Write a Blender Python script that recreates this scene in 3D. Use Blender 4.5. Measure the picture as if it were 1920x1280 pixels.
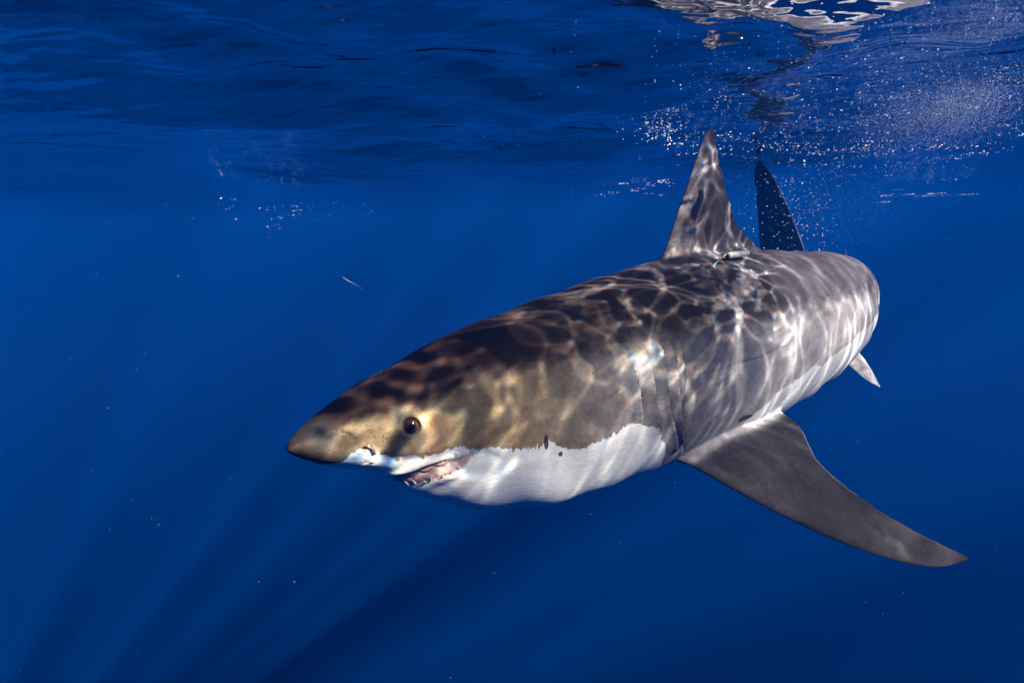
import bpy, bmesh, math, random
import numpy as np

random.seed(7); rng = np.random.default_rng(11)
scn = bpy.context.scene
COL = scn.collection
for o in list(bpy.data.objects):
    bpy.data.objects.remove(o, do_unlink=True)

# ------------------------------------------------------------------ camera
CAM_Z = -0.36; PITCH = math.radians(13.5); F_PX = 1000.0
cam = bpy.data.cameras.new('camera'); cam.sensor_width = 36; cam.lens = 36*F_PX/1920
cam.clip_start = .02; cam.clip_end = 500
camo = bpy.data.objects.new('camera', cam); COL.objects.link(camo)
camo.location = (0, 0, CAM_Z); camo.rotation_euler = (math.pi/2 - PITCH, 0, 0)
scn.camera = camo

# ------------------------------------------------------------------ sky and sun
SUN = np.array([.62, -.345, .70]); SUN /= np.linalg.norm(SUN)
world = bpy.data.worlds.new('World'); scn.world = world; world.use_nodes = True
wn = world.node_tree.nodes; wl = world.node_tree.links
bg = wn['Background']; sky = wn.new('ShaderNodeTexSky'); sky.sky_type = 'NISHITA'; sky.sun_disc = False
sky.sun_elevation = math.asin(SUN[2]); sky.sun_rotation = math.atan2(SUN[0], SUN[1])
wl.new(sky.outputs[0], bg.inputs[0]); bg.inputs[1].default_value = .06
sl = bpy.data.lights.new('sun', 'SUN'); sl.energy = 5.0; sl.angle = math.radians(.5); sl.color = (1, .94, .84)
so = bpy.data.objects.new('sun', sl); COL.objects.link(so); so.location = (6, -4, 9)
from mathutils import Vector
so.rotation_euler = Vector(SUN).to_track_quat('Z', 'Y').to_euler()

scn.render.engine = 'CYCLES'
cy = scn.cycles
cy.use_denoising = True; cy.use_adaptive_sampling = True; cy.adaptive_threshold = .03
cy.max_bounces = 4; cy.diffuse_bounces = 2; cy.glossy_bounces = 3; cy.transmission_bounces = 2
cy.volume_bounces = 1; cy.transparent_max_bounces = 8
cy.sample_clamp_indirect = 6
scn.view_settings.view_transform = 'Standard'; scn.view_settings.look = 'None'
scn.view_settings.gamma = 1; scn.view_settings.use_curve_mapping = False
scn.view_settings.exposure = 0.75

# ------------------------------------------------------------------ helpers
def at(px, py, D):
    """world point seen at pixel (px, py) of the 1920x1280 photograph, D metres along the optical axis"""
    X = (px-960)/F_PX*D; Y = -(py-640)/F_PX*D
    return np.array([X, D*math.cos(PITCH) + Y*math.sin(PITCH), CAM_Z + Y*math.cos(PITCH) - D*math.sin(PITCH)])

class NT:
    def __init__(s, name):
        s.m = bpy.data.materials.new(name); s.m.use_nodes = True
        s.t = s.m.node_tree; s.t.nodes.clear()
        s.out = s.t.nodes.new('ShaderNodeOutputMaterial')
    def n(s, typ, ins=None, **kw):
        nd = s.t.nodes.new('ShaderNode'+typ)
        for k, v in kw.items(): setattr(nd, k, v)
        for k, v in (ins or {}).items():
            sk = nd.inputs[k]
            if isinstance(v, bpy.types.NodeSocket): s.t.links.new(v, sk)
            else: sk.default_value = v
        return nd
    def math(s, op, a, b=0.0, c=0.0, clamp=False):
        return s.n('Math', {0: a, 1: b, 2: c}, operation=op, use_clamp=clamp).outputs[0]
    def vmath(s, op, a, b=(0, 0, 0)):
        nd = s.n('VectorMath', {0: a, 1: b}, operation=op)
        return nd.outputs[0]
    def scale(s, a, f):
        return s.n('VectorMath', {0: a, 'Scale': f}, operation='SCALE').outputs[0]
    def mix(s, f, a, b):
        nd = s.n('Mix', data_type='RGBA')
        for i, v in ((0, f), (6, a), (7, b)):
            if isinstance(v, bpy.types.NodeSocket): s.t.links.new(v, nd.inputs[i])
            else: nd.inputs[i].default_value = v if i == 0 or len(v) == 4 else (*v, 1)
        return nd.outputs[2]
    def ramp(s, x, a, b, lo=0.0, hi=1.0, smooth=True):
        return s.n('MapRange', {0: x, 1: a, 2: b, 3: lo, 4: hi}, interpolation_type='SMOOTHSTEP' if smooth else 'LINEAR').outputs[0]
    def noise(s, vec, scale, detail=2.0, rough=.5, dist=0.0):
        return s.n('TexNoise', {'Vector': vec, 'Scale': scale, 'Detail': detail, 'Roughness': rough, 'Distortion': dist}).outputs
    def attr(s, name):
        return s.n('Attribute', attribute_name=name).outputs

def mesh_obj(name, verts, faces, mat=None, parent=None, smooth=True, origin=None):
    me = bpy.data.meshes.new(name)
    v = np.asarray(verts, float)
    if origin is not None: v = v - np.asarray(origin)
    me.from_pydata(v.tolist(), [], [tuple(int(i) for i in f) for f in faces])
    if smooth: me.polygons.foreach_set('use_smooth', [True]*len(me.polygons))
    me.update()
    o = bpy.data.objects.new(name, me); COL.objects.link(o)
    if mat: me.materials.append(mat)
    if parent: o.parent = parent
    return o

def tag(o, label, cat=None, group=None, kind=None):
    o['label'] = label
    if cat: o['category'] = cat
    if group: o['group'] = group
    if kind: o['kind'] = kind
    return o

# ------------------------------------------------------------------ water surface
def wave_height(x, y, spacing):
    h = np.zeros_like(x)
    r = np.random.default_rng(5)
    lam = np.geomspace(7.5, .13, 40)
    for L in lam:
        th = math.radians(100) + r.normal(0, .55)
        k = 2*math.pi/L; ph = r.uniform(0, 2*math.pi)
        amp = .0150*L**.95/ (2.2 if L > 3 else 1.7 if L > 1 else 2.0)
        fade = np.clip((L/spacing - 3)/4, 0, 1)
        u = x*math.cos(th) + y*math.sin(th)
        wob = .35*np.sin(.7*k*(x*math.sin(th) - y*math.cos(th))*.31 + ph*3)
        h += fade*amp*np.sin(k*u + ph + wob)
    return h

def spectrum(n, size, lmin, lmax, power, seed, wind=None, spread=2.0):
    """periodic random height field, unit slope variance"""
    r = np.random.default_rng(seed)
    k = np.fft.fftfreq(n, size/n)*2*math.pi
    KX, KY = np.meshgrid(k, k, indexing='ij'); K = np.hypot(KX, KY); K[0, 0] = 1
    A = K**(-power)*np.exp(-(2*math.pi/lmax/K)**4)*np.exp(-(K*lmin/(2*math.pi))**4)
    if wind is not None:
        A = A*(.03 + np.abs((KX*math.cos(wind)+KY*math.sin(wind))/K)**spread)
    A[0, 0] = 0
    H = np.fft.fft2(r.normal(size=(n, n)))*A
    sx = np.real(np.fft.ifft2(1j*KX*H)); sy = np.real(np.fft.ifft2(1j*KY*H))
    s = math.sqrt((sx**2+sy**2).mean())
    return np.real(np.fft.ifft2(H))/s, sx/s, sy/s

def caustic_map(n, size, x0, y0, up):
    """light density under a rippled surface: parallel rays bent by the slopes of the ripples, counted where they land"""
    N = n*up
    _, ax, ay = spectrum(N, size, .085, .50, 2.8, 31)
    _, bx, by = spectrum(N, size, .03, .13, 2.3, 22)
    _, gx, gy = spectrum(N, size, .035, .15, 2.3, 23, wind=math.radians(66), spread=14)
    _, lx, ly = spectrum(N, size, .25, .60, 2.5, 24, wind=math.radians(66), spread=6)
    c = (np.arange(N)+.5)*size/N
    X, Y = np.meshgrid(c + x0, c + y0, indexing='ij')
    # finely rippled over the shoulder of the animal, long soft ripples elsewhere
    fine = 1-sstep_(.32, .62, np.hypot(X-MID[0], Y-MID[1]))
    rear = np.exp(-((X-REAR[0])/.72)**2 - ((Y-REAR[1])/.66)**2)*(1-fine)
    am = .25+1.3*sstep_(-1.0, 1.4, lx+.6*ly)          # ripples come in groups
    kA = .10+.11*fine; head = np.exp(-((X-HEADC[0])/.42)**2 - ((Y-HEADC[1])/.45)**2)
    kB = (.02+.13*fine+.06*head)*am; kG = (.11-.05*fine+.08*head)*(1-.75*rear); kL = .03+.10*rear
    SX = ax*kA + bx*kB + gx*kG + lx*kL
    SY = ay*kA + by*kB + gy*kG + ly*kL
    out = []
    for f in (.240, .252, .264):
        dep = .62*f
        u = ((X - x0 - SX*dep)/size*n - .5) % n; v = ((Y - y0 - SY*dep)/size*n - .5) % n
        iu = np.floor(u).astype(np.int64); iv = np.floor(v).astype(np.int64); fu = u-iu; fv = v-iv
        iu2 = (iu+1) % n; iv2 = (iv+1) % n
        I = np.zeros(n*n)
        for p, q, w in ((iu, iv, (1-fu)*(1-fv)), (iu2, iv, fu*(1-fv)), (iu, iv2, (1-fu)*fv), (iu2, iv2, fu*fv)):
            I += np.bincount((p*n+q).ravel(), w.ravel(), n*n)
        out.append((I/I.mean()).reshape(n, n))
    C = np.stack(out, -1)
    def blur(a, sig):
        k = np.fft.fftfreq(n); K2 = k[:, None]**2 + k[None]**2
        return np.stack([np.real(np.fft.ifft2(np.fft.fft2(a[..., i])*np.exp(-2*(math.pi*sig)**2*K2))) for i in range(3)], -1)
    Xc = x0 + (np.arange(n)+.5)*size/n; Yc = y0 + (np.arange(n)+.5)*size/n
    XX, YY = np.meshgrid(Xc, Yc, indexing='ij')
    px_m = size/n
    spot = lambda c, rx, ry: np.exp(-((XX-c[0])/rx)**2 - ((YY-c[1])/ry)**2)[..., None]
    sharp = (1-sstep_(.32, .56, np.hypot(XX-MID[0], YY-MID[1])))[..., None]
    rear = spot(REAR, .72, .66)*(1-sharp); fin_dim = spot(FIN_DIM, .74, .42); jaw = spot(JAW, .24, .20); hd = spot(HEADC, .40, .42)
    C1 = blur(C, .0013/px_m); C2 = blur(C, .0036/px_m); C3 = blur(C, .06/px_m); C4 = blur(C, .014/px_m)
    C1 = np.minimum(C1, 5+.4*C1)
    soft = C2*(1-rear) + (1.08+.62*(C4-1))*rear
    R = (-.02+1.02*C1)*sharp + (.06+.94*soft)*(1-sharp)
    R = np.maximum(R + .35*hd*(R-1), .05)
    R = R*(1-.88*jaw) + (.5+.55*C3)*.88*jaw
    R = R*(1-fin_dim) + (.24+.26*C3)*fin_dim  # shade for the pectoral fin, put into the surface's transmission colour
    return np.maximum(R, .02)

def sstep_(a, b, x):
    t = np.clip((np.asarray(x, float)-a)/(b-a), 0, 1); return t*t*(3-2*t)

def above(p):
    p = np.asarray(p, float); return p[:2] + SUN[:2]/SUN[2]*(-p[2])
MID = above((.42, 1.38, -.55)); REAR = above((1.08, 1.98, -.62)); FIN_DIM = above((.85, 1.22, -1.08)); JAW = above((.06, 1.02, -.98)); HEADC = above((-.02, 1.08, -.66))
def build_surface():
    X0, Y0, SZ, NF = -.30, -.15, 2.72, 680          # finely resolved patch, 4 mm
    step = SZ/NF
    def axis(lo):
        core = lo + (np.arange(NF)+.5)*step
        g = [step]
        while sum(g) < 125: g.append(g[-1]*1.075)
        g = np.cumsum(g)
        return np.concatenate([core[0]-g[::-1], core, core[-1]+g]), len(g)
    gx, mx = axis(X0); gy, my = axis(Y0)
    X, Y = np.meshgrid(gx, gy, indexing='ij')
    SX, SY = np.meshgrid(np.gradient(gx), np.gradient(gy), indexing='ij')
    Z = wave_height(X, Y, np.maximum(np.maximum(SX, SY), .02))
    Z = Z + .6*np.tanh(X*.040/.6)            # the swell lifts the surface towards the right
    Z = Z - Z[np.argmin(np.abs(gx-.78)), np.argmin(np.abs(gy-1.50))] + .018 + .085*np.tanh(np.maximum(Y-1.5, 0)/1.6)
    n0, n1 = X.shape
    V = np.stack([X, Y, Z], -1).reshape(-1, 3)
    i = (np.arange(n0-1)[:, None]*n1 + np.arange(n1-1)[None]).ravel()
    F = np.stack([i, i+n1, i+n1+1, i+1], 1)
    # light carried down by the ripples
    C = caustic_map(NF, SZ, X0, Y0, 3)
    L = np.ones(X.shape + (3,))
    edge = np.minimum.reduce([X-X0, X0+SZ-X, Y-Y0, Y0+SZ-Y]); inside = sstep_(0, .25, edge)[..., None]
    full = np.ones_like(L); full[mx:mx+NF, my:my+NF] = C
    big = np.zeros_like(X); r = np.random.default_rng(8)
    for lam in (6.0, 3.6, 2.2, 1.4, .9, .6):
        for q in range(3):
            th = r.uniform(0, math.pi); ph = r.uniform(0, 6.28)
            fade = np.clip((lam/np.maximum(SX, SY)-3)/4, 0, 1)
            big += fade*np.sin(2*math.pi/lam*(X*math.cos(th)+Y*math.sin(th)) + ph + 1.3*np.sin(2*math.pi/lam*.6*(X*math.sin(th)-Y*math.cos(th))))
    shaft = np.clip(1 + .42*big, .1, 3.6)[..., None]
    # mean over the patch keeps the slow variation only mildly
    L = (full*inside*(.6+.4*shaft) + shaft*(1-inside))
    m = NT('water_surface')
    co = m.n('TexCoord').outputs['Object']
    pat = m.attr('light')['Color']
    st = m.vmath('MULTIPLY', co, (.55, 1.3, 1))
    hgt = m.math('ADD', m.math('MULTIPLY', m.noise(st, 7.0, 2.0, .5, .4)[0], .020), m.math('MULTIPLY', m.noise(st, 26.0, 1.0)[0], .0035))
    bmp = m.n('Bump', {'Strength': .75, 'Distance': 1.0, 'Height': hgt})
    fr = m.n('Fresnel', {'IOR': 1.333, 'Normal': m.n('CombineXYZ', {2: 1.0}).outputs[0]}).outputs[0]
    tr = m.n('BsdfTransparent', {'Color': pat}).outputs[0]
    gl = m.n('BsdfGlossy', {'Color': (.82, .88, .95, 1), 'Roughness': .035, 'Normal': bmp.outputs[0]}).outputs[0]
    m.t.links.new(m.n('MixShader', {0: fr, 1: tr, 2: gl}).outputs[0], m.out.inputs[0])
    me = bpy.data.meshes.new('water_surface')
    me.vertices.add(len(V)); me.vertices.foreach_set('co', V.astype(np.float32).ravel())
    nf = len(F); me.loops.add(nf*4); me.loops.foreach_set('vertex_index', F.astype(np.int32).ravel())
    me.polygons.add(nf); me.polygons.foreach_set('loop_start', np.arange(0, nf*4, 4, dtype=np.int32))
    me.polygons.foreach_set('use_smooth', np.ones(nf, bool))
    me.update(calc_edges=True); me.validate()
    at_ = me.attributes.new('light', 'FLOAT_COLOR', 'POINT')
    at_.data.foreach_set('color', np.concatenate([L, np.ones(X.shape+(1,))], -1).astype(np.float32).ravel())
    me.materials.append(m.m)
    o = bpy.data.objects.new('water_surface', me); COL.objects.link(o)
    o['kind'] = 'structure'; o['label'] = 'rippled blue underside of the sea surface'
    return o
build_surface()

# ------------------------------------------------------------------ the water itself (fades far things to blue)
def build_haze():
    x, y0, y1, zt, zb = 85, -60, 95, .95, -12
    v = [(-x, y0, zb), (x, y0, zb), (x, y1, zb), (-x, y1, zb), (-x, y0, zt), (x, y0, zt), (x, y1, zt), (-x, y1, zt)]
    f = [(3, 2, 1, 0), (4, 5, 6, 7), (0, 1, 5, 4), (1, 2, 6, 5), (2, 3, 7, 6), (3, 0, 4, 7)]
    m = NT('sea_water')
    pv = m.n('VolumePrincipled', {'Color': (.0005, .092, .46, 1), 'Density': .062, 'Anisotropy': -.05})
    pv.inputs['Absorption Color'].default_value = (0, 0, 0, 1)
    m.t.links.new(pv.outputs[0], m.out.inputs['Volume'])
    o = mesh_obj('haze', v, f, m.m, smooth=False)
    o['kind'] = 'stuff'; o['label'] = 'clear blue sea water that fades distance to blue'
build_haze()

# ------------------------------------------------------------------ shark geometry
def pchip(x, y):
    x = np.asarray(x, float); y = np.asarray(y, float)
    h = np.diff(x); d = np.diff(y) / h
    m = np.zeros_like(y)
    for i in range(1, len(x) - 1):
        if d[i-1] * d[i] > 0:
            w1 = 2*h[i] + h[i-1]; w2 = h[i] + 2*h[i-1]
            m[i] = (w1 + w2) / (w1/d[i-1] + w2/d[i])
    m[0] = d[0]; m[-1] = d[-1]
    def f(q):
        q = np.asarray(q, float)
        i = np.clip(np.searchsorted(x, q) - 1, 0, len(x) - 2)
        t = np.clip((q - x[i]) / h[i], 0, 1)
        return ((1+2*t)*(1-t)**2*y[i] + t*(1-t)**2*h[i]*m[i]
                + t*t*(3-2*t)*y[i+1] + t*t*(t-1)*h[i]*m[i+1])
    return f

def sstep(a, b, x):
    t = np.clip((np.asarray(x, float) - a) / (b - a), 0, 1)
    return t*t*(3-2*t)

# ---- spine: heading (degrees from +X towards +Y, pointing tailward) along arc length
NOSE = np.array([-0.380, 0.830]); SPINE_Z = -0.745
HEAD = pchip([0, .5, 1.0, 1.4, 1.8, 2.2, 2.6, 3.0, 3.4, 4.0],
             [42, 41, 37, 33.5, 37, 47.5, 61, 81, 113, 124])
_S = np.linspace(0, 4.2, 841)
_a = np.radians(HEAD(_S))
_ds = _S[1] - _S[0]
_X = NOSE[0] + np.concatenate([[0], np.cumsum((np.cos(_a[1:]) + np.cos(_a[:-1]))/2*_ds)])
_Y = NOSE[1] + np.concatenate([[0], np.cumsum((np.sin(_a[1:]) + np.sin(_a[:-1]))/2*_ds)])
def bend(P):
    P = np.asarray(P, float)
    s = P[:, 0]
    a = np.radians(HEAD(np.clip(s, 0, 4.0)))
    x = np.interp(s, _S, _X) + np.minimum(s, 0)*np.cos(a)
    y = np.interp(s, _S, _Y) + np.minimum(s, 0)*np.sin(a)
    return np.stack([x + np.sin(a)*P[:, 1], y - np.cos(a)*P[:, 1], SPINE_Z + P[:, 2]], 1)

ST  = np.array([0, .012, .03, .08, .15, .22, .30, .40, .60, .80, 1.0, 1.2, 1.5, 1.9, 2.3, 2.7, 3.0, 3.2, 3.36])
TOP = [0, .0145, .0270, .050, .077, .099, .119, .142, .180, .213, .242, .260, .264, .247, .207, .142, .092, .072, .066]
BOT = [0, .0155, .0285, .0575, .087, .136, .196, .240, .284, .306, .320, .322, .298, .238, .176, .118, .082, .066, .060]
WID = [0, .0155, .0285, .0565, .089, .117, .142, .166, .207, .236, .251, .254, .242, .204, .150, .100, .080, .078, .050]
CEN = [0, 0, 0, 0, .002, .004, .004, .0, -.01, -.02, -.03, -.03, -.03, -.02, -.005, 0, 0, 0, 0]
_u = np.sqrt(ST)
fT, fB, fW, fC = pchip(_u, TOP), pchip(_u, BOT), pchip(_u, WID), pchip(_u, CEN)

NL0 = 2.15
def NL(s):
    return NL0 + 1.35*sstep(.13, .21, s)*(1-sstep(.32, 1.05, s))

def section(s, ph):
    """ph: 0 = left side, pi/2 = top, -pi/2 = belly"""
    u = np.sqrt(np.maximum(s, 0))
    t, b, w, c = fT(u), -fB(u), fW(u), fC(u)
    cs, sn = np.cos(ph), np.sin(ph)
    nu = 2.05; nl = NL(s)
    n = np.where(sn > 0, nu, nl)
    y = w*np.sign(cs)*np.abs(cs)**(2/n)
    z = c + np.where(sn > 0, (t-c)*np.abs(sn)**(2/n), -(c-b)*np.abs(sn)**(2/n))
    return np.stack([np.broadcast_to(s, y.shape), y, z], -1)

def fin(LE, TE, thick, nv=60, nc=40, tip_pow=2.0, normal=None):
    """LE, TE: (nv,3) curves from root to tip; thick: (nv,) full thickness. closed loft."""
    LE = np.asarray(LE); TE = np.asarray(TE); n = len(LE)
    ch = TE - LE
    sp = np.gradient((LE+TE)/2, axis=0)
    N = np.cross(ch, sp); N /= np.linalg.norm(N, axis=1)[:, None] + 1e-12
    if n > 1: N[-1] = N[-2]
    if normal is not None: N = np.broadcast_to(np.asarray(normal, float), N.shape)
    k = np.linspace(0, 1, nc)
    tcl = .5*(1-np.cos(np.pi*k))
    prof = 2.6*(0.2969*np.sqrt(tcl) - 0.126*tcl - 0.3516*tcl**2 + 0.2843*tcl**3 - 0.1015*tcl**4)*1.95
    prof = prof + .035*np.sqrt(tcl)*(1-tcl)
    loop_t = np.concatenate([tcl, tcl[-2:0:-1]])
    loop_p = np.concatenate([prof, -prof[-2:0:-1]])
    loop_p[0] = 0
    V = LE[:, None] + ch[:, None]*loop_t[None, :, None] + N[:, None]*(loop_p[None, :, None]*thick[:, None, None]*.5)
    m = len(loop_t)
    verts = V.reshape(-1, 3)
    faces = []
    for i in range(n-1):
        a = i*m; b = a+m
        for j in range(m):
            j2 = (j+1) % m
            faces.append((a+j, a+j2, b+j2, b+j))
    c0 = len(verts); verts = np.vstack([verts, V[0].mean(0)[None], V[-1].mean(0)[None]])
    for j in range(m):
        j2 = (j+1) % m
        faces.append((c0, j2, j)); faces.append((c0+1, (n-1)*m+j, (n-1)*m+j2))
    return verts, faces

def curve(pts, n):
    """catmull-rom resample by chord length"""
    pts = np.asarray(pts, float)
    d = np.concatenate([[0], np.cumsum(np.linalg.norm(np.diff(pts, axis=0), axis=1)**.5)])
    q = np.linspace(0, d[-1], n)
    out = np.stack([cubic(d, pts[:, k])(q) for k in range(pts.shape[1])], 1)
    return out

def cubic(x, y):
    x = np.asarray(x, float); y = np.asarray(y, float); n = len(x)
    if n == 2: return lambda q: np.interp(q, x, y)
    h = np.diff(x)
    A = np.zeros((n, n)); r = np.zeros(n)
    A[0, 0] = A[-1, -1] = 1
    for i in range(1, n-1):
        A[i, i-1] = h[i-1]; A[i, i] = 2*(h[i-1]+h[i]); A[i, i+1] = h[i]
        r[i] = 6*((y[i+1]-y[i])/h[i] - (y[i]-y[i-1])/h[i-1])
    M = np.linalg.solve(A, r)
    def f(q):
        q = np.asarray(q, float); i = np.clip(np.searchsorted(x, q)-1, 0, n-2)
        a = x[i+1]-q; b = q-x[i]
        return (M[i]*a**3 + M[i+1]*b**3)/(6*h[i]) + (y[i]/h[i]-M[i]*h[i]/6)*a + (y[i+1]/h[i]-M[i+1]*h[i]/6)*b
    return f

def spancurve(v, pts, n):
    """pts given at span values v -> cubic in v"""
    q = np.linspace(0, 1, n)**.9
    q = 1-(1-np.linspace(0, 1, n))**1.5
    pts = np.asarray(pts, float)
    return np.stack([pchip(v, pts[:, k])(q) for k in range(3)], 1), q

def fins():
    out = {}
    # dorsal, rest coordinates
    v = [0, .12, .35, .6, .8, .93, 1]
    LE, q = spancurve(v, [(1.00, 0, .18), (1.045, 0, .262), (1.105, 0, .39), (1.150, 0, .49), (1.182, 0, .562), (1.202, 0, .600), (1.222, 0, .618)], 60)
    TE, _ = spancurve(v, [(1.54, 0, .19), (1.54, 0, .255), (1.40, 0, .340), (1.325, 0, .445), (1.272, 0, .54), (1.248, 0, .592), (1.234, 0, .614)], 60)
    rr = np.random.default_rng(4)
    jag = np.interp(q, np.linspace(0, 1, 34), rr.normal(0, .0045, 34))*sstep(.14, .25, q)*(1-sstep(.9, 1, q))
    TE = TE + np.stack([jag, 0*jag, 0*jag], 1)
    th = .075*(1-q)**1.3 + .012
    out['dorsal'] = fin(LE, TE, th, normal=(0, 1, 0))
    # pectorals
    for sgn, nm in ((1, 'pec_left'), (-1, 'pec_right')):
        L = [(.88, .12, -.21), (.955, .26, -.268), (1.08, .40, -.355), (1.21, .52, -.422), (1.33, .605, -.463), (1.43, .652, -.483), (1.525, .672, -.492)]
        T = [(1.38, .13, -.18), (1.38, .25, -.205), (1.315, .38, -.29), (1.36, .50, -.365), (1.43, .59, -.425), (1.49, .638, -.462), (1.53, .668, -.488)]
        L = [(a, sgn*b, c) for a, b, c in L]; T = [(a, sgn*b, c) for a, b, c in T]
        v = [0, .18, .4, .62, .8, .93, 1]
        LE, q = spancurve(v, L, 70); TE, _ = spancurve(v, T, 70)
        rp = np.random.default_rng(6); jag = np.interp(q, np.linspace(0, 1, 40), rp.normal(0, .0022, 40))*sstep(.1, .2, q)*(1-sstep(.92, 1, q))
        TE = TE + np.stack([jag, 0*jag, 0*jag], 1)
        th = .062*(1-q)**1.0 + .010
        out[nm] = fin(LE, TE, th)
    for sgn, nm in ((1, 'pelvic_left'), (-1, 'pelvic_right')):
        L = [(2.02, .06, -.14), (2.075, .125, -.205), (2.14, .18, -.265), (2.20, .21, -.30)]
        T = [(2.25, .05, -.13), (2.26, .105, -.175), (2.235, .165, -.24), (2.215, .205, -.295)]
        L = [(a, sgn*b, c) for a, b, c in L]; T = [(a, sgn*b, c) for a, b, c in T]
        v = [0, .35, .75, 1]
        LE, q = spancurve(v, L, 30); TE, _ = spancurve(v, T, 30)
        out[nm] = fin(LE, TE, .03*(1-q)+.008, nc=24)
    LE, q = spancurve([0, .5, 1], [(2.62, 0, .12), (2.67, 0, .18), (2.72, 0, .215)], 24)
    TE, _ = spancurve([0, .5, 1], [(2.76, 0, .10), (2.745, 0, .165), (2.735, 0, .212)], 24)
    out['dorsal_second'] = fin(LE, TE, .02*(1-q)+.007, nc=20, normal=(0, 1, 0))
    LE, q = spancurve([0, .5, 1], [(2.70, 0, -.10), (2.76, 0, -.17), (2.82, 0, -.205)], 24)
    TE, _ = spancurve([0, .5, 1], [(2.84, 0, -.09), (2.83, 0, -.15), (2.835, 0, -.202)], 24)
    out['anal'] = fin(LE, TE, .02*(1-q)+.007, nc=20, normal=(0, 1, 0))
    # caudal, upper and lower lobe
    v = [0, .1, .3, .55, .78, .92, 1]
    LE, q = spancurve(v, [(3.10, 0, .0), (3.17, 0, .08), (3.27, 0, .22), (3.38, 0, .39), (3.49, 0, .55), (3.565, 0, .645), (3.635, 0, .708)], 60)
    TE, _ = spancurve(v, [(3.54, 0, .0), (3.55, 0, .06), (3.575, 0, .20), (3.61, 0, .38), (3.648, 0, .53), (3.668, 0, .635), (3.655, 0, .700)], 60)
    TE[:, 0] -= .016*np.exp(-((q-.76)/.022)**2)
    out['caudal_upper'] = fin(LE, TE, .05*(1-q)**1.2+.010, normal=(0, 1, 0))
    LE, q = spancurve(v, [(3.17, 0, .0), (3.24, 0, -.08), (3.32, 0, -.19), (3.40, 0, -.32), (3.47, 0, -.43), (3.51, 0, -.49), (3.54, 0, -.52)], 60)
    TE, _ = spancurve(v, [(3.48, 0, .0), (3.48, 0, -.06), (3.49, 0, -.17), (3.52, 0, -.30), (3.54, 0, -.42), (3.55, 0, -.485), (3.55, 0, -.517)], 60)
    out['caudal_lower'] = fin(LE, TE, .05*(1-q)**1.2+.010, normal=(0, 1, 0))
    return out
# ------------------------------------------------------------------ shark body surface in rest coordinates
LIPU = pchip([-95, -70, -52, -36, -25.5, -20, -16.5, -15.4], [.156, .158, .165, .187, .210, .237, .265, .296])
LIPL = pchip([-95, -78, -54, -38, -29, -22, -15.4], [.173, .178, .197, .219, .245, .273, .297])
ZB = pchip([0, .03, .055, .075, .093, .113, .126, .16, .198, .254, .304, .343, .372, .42, .449, .498, .534, .58, .623, .669, .711, .76, .785, .805, .83, .9, 1.0, 1.1, 1.15, 1.19, 1.262, 1.306, 1.375, 1.428, 1.524, 1.611, 1.68, 1.78, 2.0, 2.4, 3.0, 3.4],
           [-.05, -.045, -.036, -.026, -.013, -.008, -.026, -.042, -.037, -.040, -.042, -.055, -.063, -.068, -.063, -.089, -.095, -.084, -.076, -.073, -.078, -.10, -.125, -.16, -.215, -.29, -.31, -.31, -.25, -.165, -.135, -.118, -.092, -.078, -.070, -.060, -.045, -.025, .0, .02, .02, .02])
GILLS = [([.099, .091, .038, -.005, -.071], [.664, .667, .680, .688, .704]),
         ([.095, .074, .025, -.04, -.116], [.728, .728, .731, .743, .775]),
         ([.10, .024, -.048, -.117, -.197], [.781, .774, .785, .822, .867]),
         ([.10, .065, .017, -.056, -.110, -.176], [.819, .815, .814, .826, .848, .880]),
         ([.10, .063, .012, -.054, -.135, -.235], [.851, .850, .844, .842, .861, .935])]

def seg_dist(P2, pts):
    """distance of 2-D points to a polyline, and where along it (0..1)"""
    best = np.full(len(P2), 9.); tt = np.zeros(len(P2)); L = len(pts)-1
    for i in range(L):
        a = np.array(pts[i]); b = np.array(pts[i+1]); ab = b-a
        t = np.clip(((P2-a)@ab)/(ab@ab), 0, 1)
        d = np.linalg.norm(P2 - (a+t[:, None]*ab), axis=1)
        m = d < best; best[m] = d[m]; tt[m] = (i+t[m])/L
    return best, tt

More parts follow.
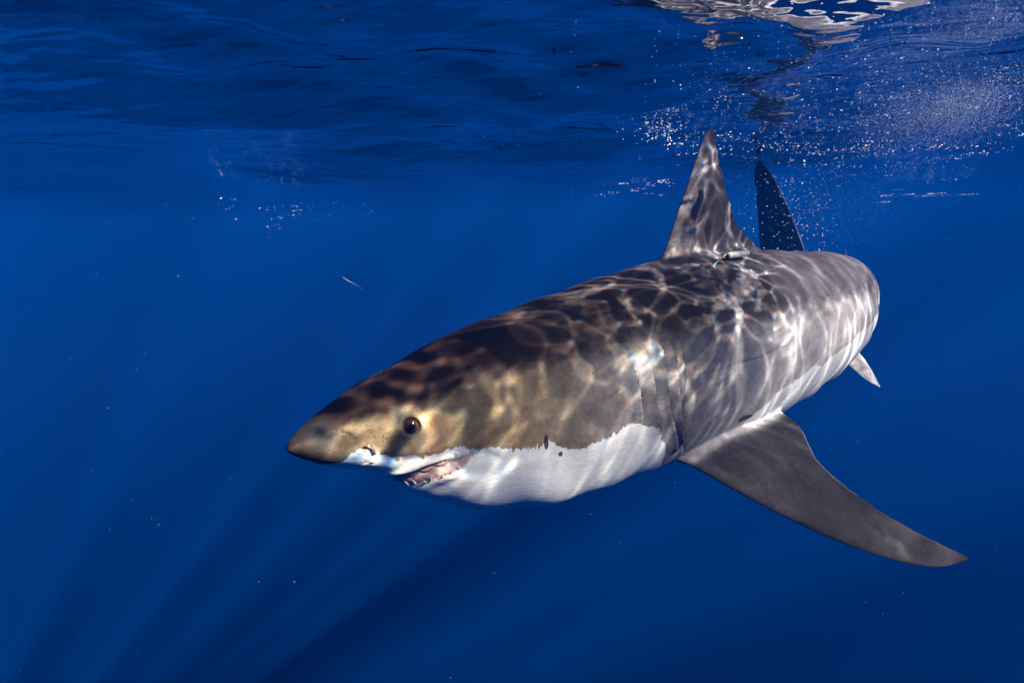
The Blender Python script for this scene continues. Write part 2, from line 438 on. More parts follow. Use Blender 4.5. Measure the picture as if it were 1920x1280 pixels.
def build_body():
    s = np.concatenate([np.linspace(0, 1, 22)[1:]**2*.03, np.arange(.032, .40, .002), np.arange(.40, 1.0, .0036),
                        np.arange(1.0, 1.7, .009), np.arange(1.7, 3.36, .016), [3.36]])
    nph = 384
    ph = np.linspace(-np.pi, np.pi, nph, endpoint=False)
    S, PH = np.meshgrid(s, ph, indexing='ij')
    P = section(S, PH)
    N = np.cross(np.gradient(P, axis=1), np.gradient(P, axis=0)); N /= np.linalg.norm(N, axis=2)[..., None] + 1e-12
    if N[200, nph//2, 1] < 0: N = -N
    deg = np.degrees(PH); deg = np.where(deg < -90, -180-deg, deg); deg = np.where(deg > 90, 180-deg, deg)
    flat = lambda a: a.reshape(-1)
    zr = np.abs(np.sin(np.radians(deg)))**(2/NL(S))
    deg = np.where(deg < 0, -np.degrees(np.arcsin(np.clip(zr**(NL0/2), 0, 1))), deg)   # mouth and marks are set out by height
    s_, d_, z_ = flat(S), flat(deg), flat(P[..., 2])
    disp = np.zeros_like(s_); crease = np.zeros_like(s_); gum = np.zeros_like(s_)
    # mouth
    inm = (d_ < -15.4) & (s_ < .31)
    lu, ll = LIPU(np.clip(d_, -95, -15.4)), LIPL(np.clip(d_, -95, -15.4))
    t = (s_-lu)/np.maximum(ll-lu, .004)
    op = sstep(-15.4, -24, d_)
    ins = inm & (t > 0) & (t < 1)
    wid = np.maximum(ll-lu, .004)
    lump = .5+.5*np.sin(s_*330 + 1.3*np.sin(d_*.22))*np.sin(d_*.30+s_*45+1)
    tg = .40 + .07*np.sin(s_*210 + d_*.11)                      # line where the jaws meet
    g = -op*(.0045*sstep(0, .06, t)*(1-sstep(.10, .32, t)) + .0060*np.exp(-((t-tg)/.07)**2) + .002) + .0014*lump*op*sstep(tg, tg+.12, t)*(1-sstep(.8, 1, t))
    disp += .010*sstep(.45, 1.0, t)*np.exp(-((s_-.215)/.03)**2)*sstep(-45, -72, d_)*(d_ < -40)
    disp += np.where(ins, g, 0)
    gum = np.where(ins, sstep(.03, .12, t)*1.0, 0)
    # lip edges
    disp += np.where((d_ < -15), .0045*np.exp(-((s_-lu+.006)/.007)**2)*(s_ <= lu)*op, 0)
    disp += np.where((d_ < -15), .003*np.exp(-((s_-ll-.008)/.010)**2)*(s_ >= ll)*op, 0)
    crease += np.where(ins, .10*np.exp(-(t/.06)**2) + .22*op*np.exp(-((t-tg)/.040)**2), 0)
    q2 = np.stack([s_, z_], 1)
    # fold running back from the mouth corner
    dd, tt = seg_dist(q2, [(.288, -.052), (.31, -.054), (.33, -.063), (.352, -.078)])
    below = np.interp(s_, [.28, .31, .33, .352], [-.052, -.054, -.063, -.078]) - z_
    sgn = np.where(below > 0, 1., .45)
    disp += -.008*np.exp(-(dd/(.012*sgn+.002))**2)*(1-tt**2)*(d_ < 10)
    crease += .55*np.exp(-(dd/.0035)**2)*(1-tt)
    # furrow above the upper jaw
    dd, tt = seg_dist(q2, [(.13, -.030), (.17, -.044), (.22, -.043), (.28, -.040), (.33, -.045)])
    disp += -.0035*np.exp(-(dd/.010)**2)
    # nostril
    dd, tt = seg_dist(q2, [(.106, -.010), (.115, -.014), (.1195, -.024), (.117, -.034), (.112, -.040)])
    disp += -.0045*np.exp(-(dd/.0032)**2)*(1-.6*tt)
    crease += .6*np.exp(-(dd/.0024)**2)*(1-.5*tt)
    dd, _ = seg_dist(q2, [(.121, -.012), (.126, -.024), (.122, -.036)])
    disp += .0025*np.exp(-(dd/.005)**2)
    # gills: each flap stands proud in front of its slit
    for gi, (gz, gs) in enumerate(GILLS):
        gk = .45 if gi == 4 else 1.0
        zz = np.array(gz)[::-1]; ss = np.array(gs)[::-1]
        sg = cubic(zz, ss)(np.clip(z_, zz[0], zz[-1]))
        ends = sstep(zz[0]-.012, zz[0]+.03, z_)*(1-sstep(zz[-1]-.03, zz[-1]+.012, z_))
        e = s_-sg
        disp += gk*ends*np.where(e < 0, .0085*np.exp(e/.020), -.0100*np.exp(-e/.010))
        crease += ends*1.0*np.exp(-(np.abs(e-.0020)/.0046)**2)
    # eye socket
    for y0 in (1,):
        de = np.hypot((s_-.183)/1.0, (z_-.021)/1.05)
        disp += np.where(d_ > -30, -.008*(1-sstep(.009, .0165, de)) + .0008*np.exp(-((de-.019)/.004)**2), 0)
        crease += np.where(d_ > -30, .9*np.exp(-((de-.0135)/.0026)**2), 0)
    # brow and cheek, slight unevenness of the skin
    disp += .004*np.exp(-((s_-.20)/.05)**2 - ((z_-.055)/.018)**2)
    for k in range(10):
        a, b, c = rng.uniform(6, 26), rng.uniform(.03, .12), rng.uniform(0, 6)
        disp += .0009*np.sin(a*s_*1.7 + b*d_ + c)*sstep(.03, .2, s_)
    # scratches and folds on the flank
    for pts, dep in (([(.88, .010), (1.0, .010), (1.15, .014), (1.30, .026)], .75), ([(1.10, .062), (1.28, .085)], .4),
                     ([(.60, .005), (.63, .016), (.645, .026)], .5), ([(.078, .026), (.088, .020), (.094, .010)], .9),
                     ([(.39, .012), (.405, .016)], .4), ([(.9, -.02), (.99, -.005)], .4)):
        dd, tt = seg_dist(q2, pts)
        crease += dep*np.exp(-(dd/.0022)**2)*(.45+.55*np.sin(tt*37)**2)
        disp += -.0012*np.exp(-(dd/.003)**2)
    # low ridges that carry the dorsal fin root
    yy = flat(P[..., 1])
    disp += np.where(z_ > .1, .030*np.exp(-np.abs(yy)/.035)*sstep(.98, 1.12, s_)*(1-sstep(1.36, 1.52, s_)), 0)
    P = P.reshape(-1, 3) + N.reshape(-1, 3)*disp[:, None]
    # broad U of the lower jaw
    jw = .12*np.exp(-((s_-.235)/.070)**2)*sstep(-17, -34, d_)*(d_ < -15)*sstep(-.3, 1.0, t)
    P[:, 1] *= 1 + jw
    # pigment fields
    c = fC(np.sqrt(s_)); tp = fT(np.sqrt(s_))
    back = sstep(.10+.18*(1-sstep(.4, .9, s_)), .85, (z_-c)/np.maximum(tp-c, .004))
    belly = ZB(s_) - z_
    n = len(s)
    V = np.vstack([[[-.0006, 0, 0]], P, [[3.365, 0, 0]]])
    F = []
    for j in range(nph): F.append((0, 1+(j+1) % nph, 1+j))
    i0 = np.arange(n-1)[:, None]*nph + np.arange(nph)[None] + 1
    i1 = np.arange(n-1)[:, None]*nph + (np.arange(nph)[None]+1) % nph + 1
    Q = np.stack([i0, i1, i1+nph, i0+nph], -1).reshape(-1, 4)
    F += [tuple(q) for q in Q]
    e = 1+(n-1)*nph
    for j in range(nph): F.append((len(V)-1, e+j, e+(j+1) % nph))
    pad = lambda a, b0: np.concatenate([[b0], a, [a[-1]]])
    A = {'belly': pad(belly, -.05), 'back': pad(back, .8), 'crease': pad(np.clip(crease, 0, 1), 0), 'gum': pad(gum, 0), 'fin': np.zeros(len(V))}
    return V, F, A

def fin_fields(name, V, F):
    n = len(V)
    A = {k: np.zeros(n) for k in ('belly', 'back', 'crease', 'gum', 'fin')}
    A['belly'][:] = -.10; A['back'][:] = .85; A['fin'][:] = 1
    if name.startswith(('pec', 'pelvic')):
        sgn = 1 if name.endswith('left') else -1
        m = (n-2)//((n-2)//78) if False else None
        # upper or under side from the chord loop
        nc = 40 if name.startswith('pec') else 24
        loop = 2*nc-2
        j = np.arange(n-2) % loop
        side = np.where((j > 0) & (j < nc-1), 1., np.where(j >= nc, -1., 0.))
        nz = np.zeros(n); nz[:n-2] = side
        # which side faces up
        k = 10*loop
        up = np.sign(V[k+nc//2, 2] - V[k+loop-nc//2, 2])
        A['belly'][:] = np.where(nz*up < 0, .09, -.09)
        A['back'][:] = .62 if name.startswith('pec') else .55
        A['fin'][:] = 2 if name.startswith('pec') else 1
        # pale rim on the free rear corner
        if name.startswith('pec'):
            v = np.arange(n-2)//loop; tc = np.where(j < nc, j, loop-j)/(nc-1)
            rim = (v < 30) & (v > 6) & (tc > .955)
            A['belly'][:n-2][rim] = .03
        else:
            tc = np.where(j < nc, j, loop-j)/(nc-1)
            A['belly'][:] = -.09
            A['belly'][:n-2][(tc > .90) | (tc < .07)] = .03
    if name.startswith('caudal'): A['back'][:] = .95; A['fin'][:] = 3
    return A

def raw_mesh(name, V, F, A, src):
    o = mesh_obj(name, V, F)
    me = o.data
    A = dict(A)
    if src is not None: A['src'] = np.full(len(V), float(src))
    for k, a in A.items():
        at_ = me.attributes.new(k, 'FLOAT', 'POINT'); at_.data.foreach_set('value', np.ascontiguousarray(a, dtype=np.float32))
    bm = bmesh.new(); bm.from_mesh(me); bmesh.ops.recalc_face_normals(bm, faces=bm.faces); bm.to_mesh(me); bm.free()
    return o

def get_attr(me, name):
    a = np.zeros(len(me.vertices), np.float32); me.attributes[name].data.foreach_get('value', a); return a

def build_shark_mesh():
    V, F, A = build_body()
    body = raw_mesh('body', V, F, A, 0)
    temps = []
    packs = {}
    for i, (nm, (v, f)) in enumerate(fins().items()):
        g = 1 if nm == 'caudal_lower' else 0
        A2 = fin_fields(nm, v, f); A2['src'] = np.full(len(v), float(i+1))
        if g not in packs: packs[g] = [[], [], {k: [] for k in A2}, 0]
        pk = packs[g]
        pk[0].append(v); pk[1] += [tuple(int(q)+pk[3] for q in ff) for ff in f]; pk[3] += len(v)
        for k in A2: pk[2][k].append(A2[k])
    for g, pk in packs.items():
        temps.append(raw_mesh('fins', np.vstack(pk[0]), pk[1], {k: np.concatenate(a) for k, a in pk[2].items()}, None))
    for tobj in temps:
        md = body.modifiers.new('b', 'BOOLEAN'); md.operation = 'UNION'; md.object = tobj; md.solver = 'MANIFOLD'
    dg = bpy.context.evaluated_depsgraph_get(); dg.update()
    me = bpy.data.meshes.new_from_object(body.evaluated_get(dg), depsgraph=dg)
    for o in temps + [body]:
        bpy.data.objects.remove(o, do_unlink=True)
    n = len(me.vertices)
    co = np.zeros(n*3, np.float32); me.vertices.foreach_get('co', co); co = co.reshape(-1, 3).astype(float)
    ed = np.zeros(len(me.edges)*2, np.int32); me.edges.foreach_get('vertices', ed); ed = ed.reshape(-1, 2)
    src = np.round(get_attr(me, 'src')).astype(int)
    seam = np.zeros(n, bool); df = src[ed[:, 0]] != src[ed[:, 1]]; seam[ed[df].ravel()] = True
    ring = np.full(n, 99); ring[seam] = 0
    R = 7
    for r in range(1, R+1):
        fr = ring == r-1
        for a, b in ((0, 1), (1, 0)):
            nb = ed[fr[ed[:, a]], b]; nb = nb[ring[nb] > r]; ring[nb] = r
    w = np.clip(1 - ring/(R+.5), 0, 1)
    deg = np.bincount(ed.ravel(), minlength=n).astype(float)
    for it in range(26):
        acc = np.zeros((n, 3))
        for k in range(3):
            acc[:, k] = np.bincount(ed[:, 0], co[ed[:, 1], k], n) + np.bincount(ed[:, 1], co[ed[:, 0], k], n)
        co += (w*.6)[:, None]*(acc/np.maximum(deg, 1)[:, None] - co)
    # pigment softened across the seams too
    for k in ('back', 'fin', 'belly'):
        a = get_attr(me, k).astype(float)
        for it in range(10):
            av = (np.bincount(ed[:, 0], a[ed[:, 1]], n) + np.bincount(ed[:, 1], a[ed[:, 0]], n))/np.maximum(deg, 1)
            a += w*.7*(av-a)
        me.attributes[k].data.foreach_set('value', a.astype(np.float32))
    rest = me.attributes.new('rest', 'FLOAT_VECTOR', 'POINT')
    rest.data.foreach_set('vector', co.astype(np.float32).ravel())
    out = bend(co) - SHARK_AT
    me.vertices.foreach_set('co', out.astype(np.float32).ravel())
    me.polygons.foreach_set('use_smooth', [True]*len(me.polygons))
    me.update()
    print('shark verts', n, 'polys', len(me.polygons), 'seam', seam.sum(), 'src', np.unique(src))
    return me

def skin_material():
    m = NT('shark_skin')
    R = m.attr('rest')['Vector']; sx = m.n('SeparateXYZ', {0: R}).outputs
    belly, back, crease, gum, fn = [m.attr(k)['Fac'] for k in ('belly', 'back', 'crease', 'gum', 'fin')]
    n1 = m.noise(R, 6, 4, .6)[0]; n2 = m.noise(R, 38, 3, .6)[0]; n3 = m.noise(R, 240, 3, .6)[0]
    nstretch = m.noise(m.vmath('MULTIPLY', R, (1.0, 1.0, .25)), 90, 2, .55)[0]
    # belly border, ragged
    jagw = m.ramp(m.noise(R, 9, 1)[0], .35, .65, .006, .052)
    bfield = m.math('ADD', belly, m.math('MULTIPLY', m.math('SUBTRACT', nstretch, .5), jagw))
    bfield = m.math('ADD', bfield, m.math('MULTIPLY', m.math('SUBTRACT', m.noise(R, 14, 1)[0], .5), .030))
    bfield = m.math('ADD', bfield, m.math('MULTIPLY', m.math('SUBTRACT', n2, .5), .016))
    white = m.ramp(bfield, -.0016, .0022)
    # dark freckles just inside the white
    fv = m.n('TexVoronoi', {'Vector': R, 'Scale': 26.0, 'Randomness': 1.0}).outputs['Distance']
    fvs = m.noise(R, 13, 0)[0]
    fre = m.math('MULTIPLY', m.ramp(m.math('ADD', fv, m.math('MULTIPLY', n2, .12)), .17, .21, 1.0, 0.0), m.ramp(bfield, .004, .04, 1.0, 0.0))
    fre = m.math('MULTIPLY', fre, m.ramp(fvs, .55, .60))
    white = m.math('MULTIPLY', white, m.math('SUBTRACT', 1.0, fre))
    # greys and browns of the back and flank
    bk = m.math('ADD', back, m.math('MULTIPLY', m.math('SUBTRACT', n1, .5), .55))
    bk = m.math('ADD', bk, m.math('MULTIPLY', m.math('SUBTRACT', m.noise(m.vmath('MULTIPLY', R, (.6, 1.0, 1.0)), 24, 3, .6)[0], .5), .75))
    flank = m.mix(m.ramp(n2, .3, .7), (.205, .185, .18), (.285, .265, .26))
    gold = m.mix(m.ramp(n2, .3, .7), (.225, .160, .090), (.33, .250, .150))
    headf = m.ramp(m.math('ADD', sx[0], m.math('MULTIPLY', m.math('SUBTRACT', n1, .5), .18)), .34, .72, 1.0, 0.0)
    rearf = m.ramp(sx[0], .75, 1.25)
    flank = m.mix(rearf, flank, m.mix(m.ramp(n2, .3, .7), (.36, .335, .345), (.45, .425, .435)))
    side = m.mix(headf, flank, gold)
    top = m.mix(headf, m.mix(rearf, (.036, .027, .027), (.088, .078, .092)), (.026, .014, .011))
    grey = m.mix(m.ramp(bk, .18, .80), side, top)
    # darker nose tip
    nose = m.ramp(m.math('ADD', sx[0], m.math('MULTIPLY', m.math('SUBTRACT', n1, .5), .05)), .020, .105, .88, 0.0)
    grey = m.mix(nose, grey, (.035, .028, .028))
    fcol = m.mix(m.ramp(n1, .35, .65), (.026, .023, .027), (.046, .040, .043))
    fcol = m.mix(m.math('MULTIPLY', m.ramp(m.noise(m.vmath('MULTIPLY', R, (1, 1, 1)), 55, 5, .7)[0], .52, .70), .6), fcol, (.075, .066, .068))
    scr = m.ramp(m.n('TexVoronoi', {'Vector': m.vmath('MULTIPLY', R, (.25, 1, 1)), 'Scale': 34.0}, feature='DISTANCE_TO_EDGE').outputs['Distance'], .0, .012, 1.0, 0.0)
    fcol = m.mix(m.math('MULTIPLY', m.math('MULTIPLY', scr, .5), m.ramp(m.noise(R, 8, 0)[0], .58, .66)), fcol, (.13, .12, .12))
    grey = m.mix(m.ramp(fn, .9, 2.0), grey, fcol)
    grey = m.mix(m.ramp(fn, 2.2, 3.0), grey, (.105, .110, .120))
    # mottling, scars, pores
    mot = m.ramp(m.noise(R, 17, 5, .65)[0], .33, .66, .74, 1.18, False)
    grey = m.n('VectorMath', {0: grey, 'Scale': m.math('MULTIPLY', mot, m.ramp(n3, .25, .75, .86, 1.12, False))}, operation='SCALE').outputs[0]
    spv = m.n('TexVoronoi', {'Vector': R, 'Scale': 30.0, 'Randomness': 1.0}).outputs
    spot = m.math('MULTIPLY', m.ramp(spv['Distance'], .05, .09, 1.0, 0.0), m.ramp(m.n('SeparateColor', {0: spv['Color']}).outputs[0], .86, .88))
    grey = m.mix(m.math('MULTIPLY', spot, .75), grey, (.03, .022, .02))
    pv = m.n('TexVoronoi', {'Vector': R, 'Scale': 190.0, 'Randomness': 1.0}).outputs['Distance']
    pm = m.math('MULTIPLY', m.ramp(sx[0], .045, .06), m.ramp(sx[0], .15, .175, 1.0, 0.0))
    pm = m.math('MULTIPLY', pm, m.ramp(m.math('ABSOLUTE', m.math('SUBTRACT', sx[2], .012)), .010, .026, 1.0, 0.0))
    pore = m.math('MULTIPLY', m.ramp(pv, .20, .30, 1.0, 0.0), m.math('MULTIPLY', pm, m.ramp(m.noise(R, 60, 0)[0], .42, .5)))
    grey = m.mix(m.math('MULTIPLY', pore, .85), grey, (.02, .014, .01))
    wcol = m.mix(m.ramp(n1, .3, .7), (.72, .73, .72), (.84, .84, .82))
    wcol = m.mix(m.math('MULTIPLY', m.ramp(m.noise(m.vmath('MULTIPLY', R, (.5, 1, 1.4)), 21, 5, .68)[0], .50, .74), .55), wcol, (.50, .50, .49))
    col = m.mix(white, grey, wcol)
    # black mark in the pectoral axil and one on the cheek
    def blotch(c, r, th=.5):
        dv = m.vmath('MULTIPLY', m.vmath('SUBTRACT', R, c), (1/r[0], 0, 1/r[1]))
        L = m.n('VectorMath', {0: dv}, operation='LENGTH').outputs['Value']
        return m.ramp(m.math('ADD', L, m.math('MULTIPLY', m.math('SUBTRACT', n2, .5), 1.1)), .75, 1.05, 1.0, 0.0)
    sidey = m.ramp(sx[1], .02, .06)
    for c, r in (((.447, 0, -.060), (.0065, .017)), ((1.165, 0, -.166), (.035, .012)), ((.485, 0, -.098), (.006, .006))):
        col = m.mix(m.math('MULTIPLY', m.math('MULTIPLY', blotch(c, r), sidey), .92), col, (.028, .020, .020))
    gumc = m.mix(m.ramp(m.noise(R, 90, 3, .6)[0], .35, .65), (.42, .27, .26), (.56, .43, .41))
    col = m.mix(gum, col, gumc)
    col = m.mix(crease, col, (.025, .018, .018))
    wr = m.noise(m.vmath('MULTIPLY', R, (.35, 1.0, 1.6)), 120, 3, .6)[0]
    hgt = m.math('ADD', m.math('MULTIPLY', wr, .0011), m.math('MULTIPLY', n3, .0005))
    hgt = m.math('ADD', hgt, m.math('MULTIPLY', n2, .0014))
    bmp = m.n('Bump', {'Strength': .7, 'Distance': 1.0, 'Height': hgt}).outputs[0]
    bs = m.n('BsdfPrincipled', {'Base Color': col, 'Roughness': m.ramp(gum, 0, 1, .55, .3), 'Normal': bmp})
    bs.inputs['Specular IOR Level'].default_value = .07
    m.t.links.new(bs.outputs[0], m.out.inputs[0])
    return m.m

def plain(name, col, rough=.4, spec=.5, var=.0, vs=80):
    m = NT(name)
    bs = m.n('BsdfPrincipled', {'Roughness': rough})
    bs.inputs['Specular IOR Level'].default_value = spec
    if var:
        nz = m.noise(m.n('TexCoord').outputs['Object'], vs, 3, .6)[0]
        c2 = tuple(max(0, min(1, c*(1-var))) for c in col); c1 = tuple(min(1, c*(1+var)) for c in col)
        m.t.links.new(m.mix(m.ramp(nz, .3, .7), c2, c1), bs.inputs[0])
    else:
        bs.inputs[0].default_value = (*col, 1)
    m.t.links.new(bs.outputs[0], m.out.inputs[0]); return m.m

SHARK_AT = bend(np.array([[1.2, 0, 0]]))[0]
shark = bpy.data.objects.new('shark', None); COL.objects.link(shark); shark.location = SHARK_AT
tag(shark, 'large grey shark with white belly swimming left just below the rippled surface', 'shark')
skin = skin_material()
me = build_shark_mesh(); me.materials.clear(); me.materials.append(skin)
me.polygons.foreach_set('material_index', [0]*len(me.polygons))
body = bpy.data.objects.new('body', me); COL.objects.link(body); body.parent = shark

def ball(r, nu=28, nv=16, squash=1.0):
    V = []; F = []
    for i in range(nv+1):
        t = math.pi*i/nv
        for j in range(nu):
            a = 2*math.pi*j/nu
            V.append((r*math.sin(t)*math.cos(a), r*math.sin(t)*math.sin(a), r*math.cos(t)*squash))
    for i in range(nv):
        for j in range(nu):
            F.append((i*nu+j, (i+1)*nu+j, (i+1)*nu+(j+1) % nu, i*nu+(j+1) % nu))
    return np.array(V), F

def frame(n, up=(0, 0, 1)):
    n = np.asarray(n, float); n /= np.linalg.norm(n)
    x = np.cross(up, n); x /= np.linalg.norm(x); y = np.cross(n, x)
    return np.stack([x, y, n], 1)

def rest_frame(s, deg, side):
    """world point and outward normal on the undisplaced body"""
    if deg < 0:
        zr = abs(math.sin(math.radians(deg)))**(2/NL0); deg = -math.degrees(math.asin(min(1, zr**(float(NL(s))/2))))
    ph = math.radians(deg) if side > 0 else math.pi - math.radians(deg)
    e = 1e-3
    q = np.array([section(np.array([a]), np.array([b]))[0] for a, b in ((s, ph), (s+e, ph), (s, ph+e))])
    b = bend(q); n = np.cross(b[1]-b[0], b[2]-b[0]); n /= np.linalg.norm(n)
    cen = bend(np.array([[s, 0, 0]]))[0]
    if n @ (b[0]-cen) < 0: n = -n
    return b[0], n

eye_m = plain('eye_brown', (.030, .012, .006), .12, .4, .4, 400)
pup_m = plain('eye_black', (.004, .003, .003), .05, .6)
for side in (1, -1):
    p, n = rest_frame(.183, 12, side)
    M = frame(n)
    V, F = ball(.0155)
    c = p - n*.0090 - SHARK_AT
    eye = mesh_obj('eye', V@M.T + c, F, eye_m, shark)
    if side < 0: eye['label'] = 'eye on the far side of the head'
    V, F = ball(.0072, 24, 14, .6)
    mesh_obj('pupil', V@M.T + c + n*.0121, F, pup_m, eye)

# teeth of the lower jaw: narrow curved cones
tooth_m = plain('tooth_enamel', (.72, .70, .64), .25, .5, .12, 300)
def tooth_mesh():
    V = []; F = []; nr, ns = 8, 6
    for i in range(ns):
        t = i/(ns-1); w = (1-t)**.85
        for j in range(nr):
            a = 2*math.pi*j/nr
            V.append((.0046*w*math.cos(a), .0026*w*math.sin(a) + .0025*t*t, -.004+.0165*t))
    for i in range(ns-1):
        for j in range(nr): F.append((i*nr+j, i*nr+(j+1) % nr, (i+1)*nr+(j+1) % nr, (i+1)*nr+j))
    F.append(tuple(range(nr))[::-1]); F.append(tuple((ns-1)*nr+j for j in range(nr)))
    me = bpy.data.meshes.new('tooth'); me.from_pydata(V, [], F)
    me.polygons.foreach_set('use_smooth', [True]*len(me.polygons)); me.materials.append(tooth_m); return me
tm = tooth_mesh()
from mathutils import Matrix
tr = random.Random(3)
for side in (1, -1):
    for k, deg in enumerate((-86, -74, -63, -53, -45, -38.5, -33, -28, -24)):
        lu, ll = float(LIPU(deg)), float(LIPL(deg))
        for row, ft, sc in ((0, .80, 1.0),):
            f = ft + tr.uniform(-.08, .08)
            s0 = lu + (ll-lu)*f
            p, n = rest_frame(s0, deg, side)
            cen = bend(np.array([[s0, 0, p[2]-SPINE_Z]]))[0]
            p = cen + (p-cen)*(1 + .12*math.exp(-((s0-.235)/.070)**2)*float(sstep(-17, -34, deg))*float(sstep(-.3, 1.0, f)))
            dep = .0015
            fwd = np.array([-math.cos(math.radians(42)), -math.sin(math.radians(42)), 0])
            d = n*.30 + np.array([0, 0, 1.0])*.9 + fwd*.30 + np.array([tr.uniform(-.2, .2), tr.uniform(-.2, .2), tr.uniform(-.1, .2)])
            M = frame(d, up=n)
            q = (1.0 - .055*k)*sc*tr.uniform(.7, 1.2)
            o = bpy.data.objects.new('tooth', tm); COL.objects.link(o); o.parent = shark
            mm = Matrix([[*(M[i]*q), float(v)] for i, v in enumerate(p + n*(dep+.001) - SHARK_AT)] + [[0, 0, 0, 1]])
            o.matrix_local = mm

# ------------------------------------------------------------------ tracking tag by the dorsal fin
def tube(pts, rad, nr=10, cap=True):
    pts = np.asarray(pts, float); rad = np.broadcast_to(np.asarray(rad, float), (len(pts),))
    T = np.gradient(pts, axis=0); V = []; F = []
    x = None
    for i, (p, t) in enumerate(zip(pts, T)):
        t = t/np.linalg.norm(t)
        if x is None: x = np.cross(t, (0.13, .2, 1)); 
        x = x - t*(x@t); x /= np.linalg.norm(x); y = np.cross(t, x)
        for j in range(nr):
            a = 2*math.pi*j/nr; V.append(p + rad[i]*(math.cos(a)*x + math.sin(a)*y))
    for i in range(len(pts)-1):
        for j in range(nr): F.append((i*nr+j, i*nr+(j+1) % nr, (i+1)*nr+(j+1) % nr, (i+1)*nr+j))
    if cap: F.append(tuple(range(nr))[::-1]); F.append(tuple((len(pts)-1)*nr+j for j in range(nr)))
    return np.array(V), F

def build_tag():
    pa, na = rest_frame(1.156, 69.4, 1)
    D1 = 1.60
    # housing floats just clear of the skin
    p1, n1 = rest_frame(1.235, 74, 1); p2, n2 = rest_frame(1.335, 73, 1)
    a = p1 + n1*.016; b = p2 + n2*.022
    root = bpy.data.objects.new('tracking_tag', None); COL.objects.link(root); root.location = pa
    tag(root, 'small pale green cylinder tag tethered to the back beside the dorsal fin', 'tag')
    ax = (b-a)
    t = np.array([0, .02, .05, .5, .93, .975, 1.0]); r = np.array([.0045, .0078, .0090, .0093, .0091, .0078, .0045])
    V, F = tube(a + t[:, None]*ax, r, 20)
    mesh_obj('housing', V, F, plain('tag_green', (.70, .74, .65), .45, .5, .18, 90), root, origin=pa)
    V, F = tube([a - ax*.005, a + ax*.06, a + ax*.10], [.0095, .0099, .0095], 16)
    o = mesh_obj('collar', V, F, plain('tag_dark_green', (.06, .13, .08), .6, .4, .3, 200), root, origin=pa)
    V, F = tube([a + ax*.14 + n1*.006, a + n1*.004 - ax*.05, (a+pa)/2 + na*.008, pa + na*.004], .0020, 8)
    mesh_obj('tether', V, F, plain('tether_white', (.75, .75, .72), .5, .4, .1, 200), root, origin=pa)
    m0 = a*.72 + pa*.28
    V, F = tube([m0 + na*.005 + (a-pa)*.07, m0 + na*.005 - (a-pa)*.07], .0042, 8)
    mesh_obj('crimp', V, F, plain('crimp_orange', (.62, .36, .08), .5, .4, .2, 200), root, origin=pa)
    side = np.cross(a-pa, na); side /= np.linalg.norm(side)
    e = (a-pa)/np.linalg.norm(a-pa)
    V, F = tube([pa + side*.011 - e*.006, pa + na*.003, pa - side*.011 - e*.006], .0022, 8)
    mesh_obj('anchor', V, F, plain('anchor_white', (.8, .8, .8), .4, .5, .1, 200), root, origin=pa)
    V, F = tube([pa + e*.004 + side*.004, pa + e*.014 - side*.004], .0034, 8)
    mesh_obj('dart_head', V, F, plain('anchor_black', (.02, .02, .025), .4, .5), root, origin=pa)
build_tag()

# ------------------------------------------------------------------ bubbles of the wake, specks in the water
def on_surface(px, py, z):
    """world point at height z seen at a pixel (for things carried just under the surface)"""
    a = at(px, py, 1.0) - np.array([0, 0, CAM_Z])
    t = (z-CAM_Z)/max(a[2], .012)
    return np.array([0, 0, CAM_Z]) + a*t

_t = (1+5**.5)/2
ICO_V = np.array([(-1, _t, 0), (1, _t, 0), (-1, -_t, 0), (1, -_t, 0), (0, -1, _t), (0, 1, _t), (0, -1, -_t), (0, 1, -_t), (_t, 0, -1), (_t, 0, 1), (-_t, 0, -1), (-_t, 0, 1)])/math.hypot(1, _t)
ICO_F = np.array([(0, 11, 5), (0, 5, 1), (0, 1, 7), (0, 7, 10), (0, 10, 11), (1, 5, 9), (5, 11, 4), (11, 10, 2), (10, 7, 6), (7, 1, 8), (3, 9, 4), (3, 4, 2), (3, 2, 6), (3, 6, 8), (3, 8, 9), (4, 9, 5), (2, 4, 11), (6, 2, 10), (8, 6, 7), (9, 8, 1)])

def specks(name, P, R, mat, label, stretch=None):
    P = np.asarray(P); R = np.asarray(R); n = len(P)
    S = ICO_V[None]*R[:, None, None]
    if stretch is not None:
        d = np.asarray(stretch[0], float); d /= np.linalg.norm(d); k = stretch[1]
        S = S + (S@d)[..., None]*d*np.asarray(k)[:, None, None]
    V = (P[:, None] + S).reshape(-1, 3)
    F = (ICO_F[None] + (np.arange(n)*12)[:, None, None]).reshape(-1, 3)
    me = bpy.data.meshes.new(name)
    me.vertices.add(len(V)); me.vertices.foreach_set('co', V.astype(np.float32).ravel())
    me.loops.add(len(F)*3); me.loops.foreach_set('vertex_index', F.astype(np.int32).ravel())
    me.polygons.add(len(F)); me.polygons.foreach_set('loop_start', np.arange(0, len(F)*3, 3, dtype=np.int32))
    me.polygons.foreach_set('use_smooth', np.ones(len(F), bool))
    me.update(calc_edges=True); me.materials.append(mat)
    o = bpy.data.objects.new(name, me); COL.objects.link(o)
    o['kind'] = 'stuff'; o['label'] = label
    return o

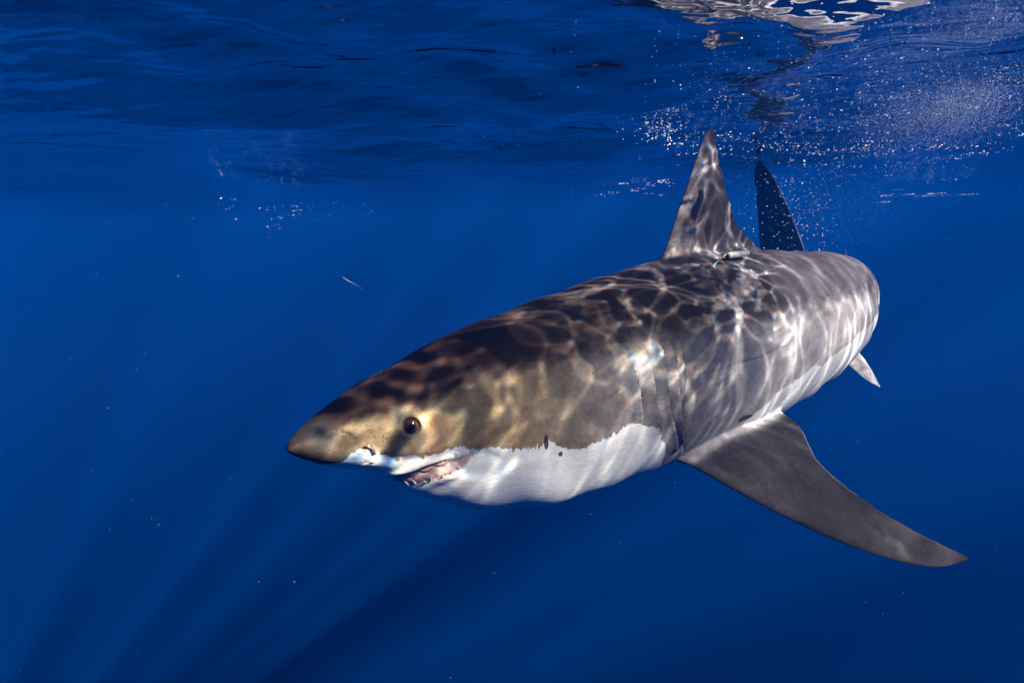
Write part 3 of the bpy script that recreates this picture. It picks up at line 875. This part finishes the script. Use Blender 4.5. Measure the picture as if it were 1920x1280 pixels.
def clustered(n, cx, cy, sx, sy, z0, z1, slope=0.0, clump=0):
    """points near the surface around a pixel; clump: gather them in that many streaks"""
    out = []
    if clump:
        cc = np.stack([rng.normal(cx, sx, clump), rng.normal(cy, sy, clump)], 1)
    while len(out) < n:
        if clump:
            c = cc[rng.integers(clump)]; u = c[0] + rng.normal(0, sx*.16); v = c[1] + rng.normal(0, sy*.07)
        else:
            u = rng.normal(cx, sx); v = rng.normal(cy, sy)
        v += slope*(u-cx)
        p = on_surface(u, v, rng.uniform(z0, z1)) if v < 372 else at(u, v, rng.uniform(3.5, 6.5))
        d = np.linalg.norm(p)
        if .6 < d < 14: out.append(p)
    return out

def build_bubbles():
    P, R = [], []
    def add(pts, r0, r1, power=2.2):
        for p in pts:
            P.append(p); R.append((r0 + (r1-r0)*rng.random()**power)*max(.55, np.linalg.norm(p)/2.2)**.75)
    add(clustered(15000, 1780, 205, 80, 32, -.10, -.012, -.20), .0003, .0007)
    add(clustered(330, 1770, 170, 120, 36, -.06, -.008, -.20, 60), .0007, .0022)
    add(clustered(520, 1690, 290, 150, 34, -.05, -.008, -.10, 70), .0008, .0022)
    add(clustered(300, 1430, 290, 110, 28, -.06, -.010, 0, 46), .0010, .0036)
    add(clustered(100, 1235, 242, 18, 9, -.03, -.010, 0), .0010, .0028)
    add(clustered(160, 1215, 345, 30, 12, -.03, -.010, 0, 14), .0010, .0030)
    add(clustered(130, 1740, 366, 60, 4, -.04, -.010, -.05, 10), .0012, .0034)
    add(clustered(200, 1580, 130, 180, 70, -.08, -.008, -.15), .0008, .0026)
    add(clustered(110, 1270, 190, 70, 50, -.08, -.008, 0), .0006, .0020)
    add(clustered(130, 430, 352, 95, 16, -.05, -.010, .02, 40), .0008, .0024)
    add(clustered(70, 560, 400, 60, 10, -.05, -.010, -.10, 24), .0008, .0020)
    add(clustered(120, 700, 310, 280, 45, -.05, -.010), .0006, .0022, 3)
    # around the tail
    for _ in range(360):
        P.append(at(rng.normal(1482, 48), rng.normal(405, 55), rng.uniform(2.5, 3.6))); R.append(rng.uniform(.0008, .0024))
    for _ in range(2600):
        P.append(at(rng.normal(1570, 110), rng.normal(385, 48), rng.uniform(3.6, 6.0))); R.append(rng.uniform(.0006, .0013))
    m = NT('bubble')
    bs = m.n('BsdfPrincipled', {'Base Color': (.72, .83, .93, 1), 'Roughness': .18})
    m.t.links.new(bs.outputs[0], m.out.inputs[0])
    k = rng.uniform(0, 1.6, len(P))
    specks('bubbles', P, R, m.m, 'white trail of fine bubbles drifting under the surface behind the tail', ((.75, .35, .30), k))
    P2, R2 = [], []
    for _ in range(240):
        D = rng.uniform(.8, 4.5); P2.append(at(rng.uniform(0, 1920), rng.uniform(440, 1280), D)); R2.append(rng.uniform(.0002, .0008)*D**.6)
    specks('drifting_specks', P2, R2, plain('plankton', (.5, .55, .55), .5, .3), 'tiny pale specks drifting in the deep blue water', ((.6, .1, -.5), rng.uniform(0, 1.5, 240)))
build_bubbles()

def flake(name, p, r, label, seed):
    q = np.random.default_rng(seed)
    V = ICO_V*r*np.array([1.25, .8, .7])*q.uniform(.7, 1.25, (12, 1))
    o = mesh_obj(name, V, ICO_F, plain(name+'_white', (.82, .82, .78), .5, .4, .15, 300))
    o.location = p
    return tag(o, label, 'flake')
flake('drifting_flake', on_surface(758, 287, -.03), .0060, 'largest white flake adrift under the surface high above the snout', 1)
flake('drifting_flake', on_surface(317, 324, -.03), .0062, 'white flake adrift under the surface at far left among bubbles', 2)

def strand(p, dirs, r, label, col):
    p = np.asarray(p); pts = [p + np.asarray(d) for d in dirs]
    c = curve(pts, 14)
    V, F = tube(c, r*np.sin(np.linspace(.15, math.pi-.15, 14))**.5, 6)
    o = mesh_obj('drifting_strand', V, F, plain('strand', col, .5, .4, .2, 300), origin=p); o.location = p
    return tag(o, label, 'strand')
strand(at(660, 530, 1.5), [(-.026, 0, .017), (-.008, 0, .004), (.006, 0, -.003), (.028, .004, -.019)], .0009, 'thin pale strand adrift above the head in open blue water', (.42, .44, .46))
strand(at(254, 1226, 1.5), [(-.010, 0, -.008), (0, 0, -.003), (.008, .002, .006), (.009, .002, .015)], .0010, 'small curved pale strand adrift in deep water at lower left', (.6, .6, .6))
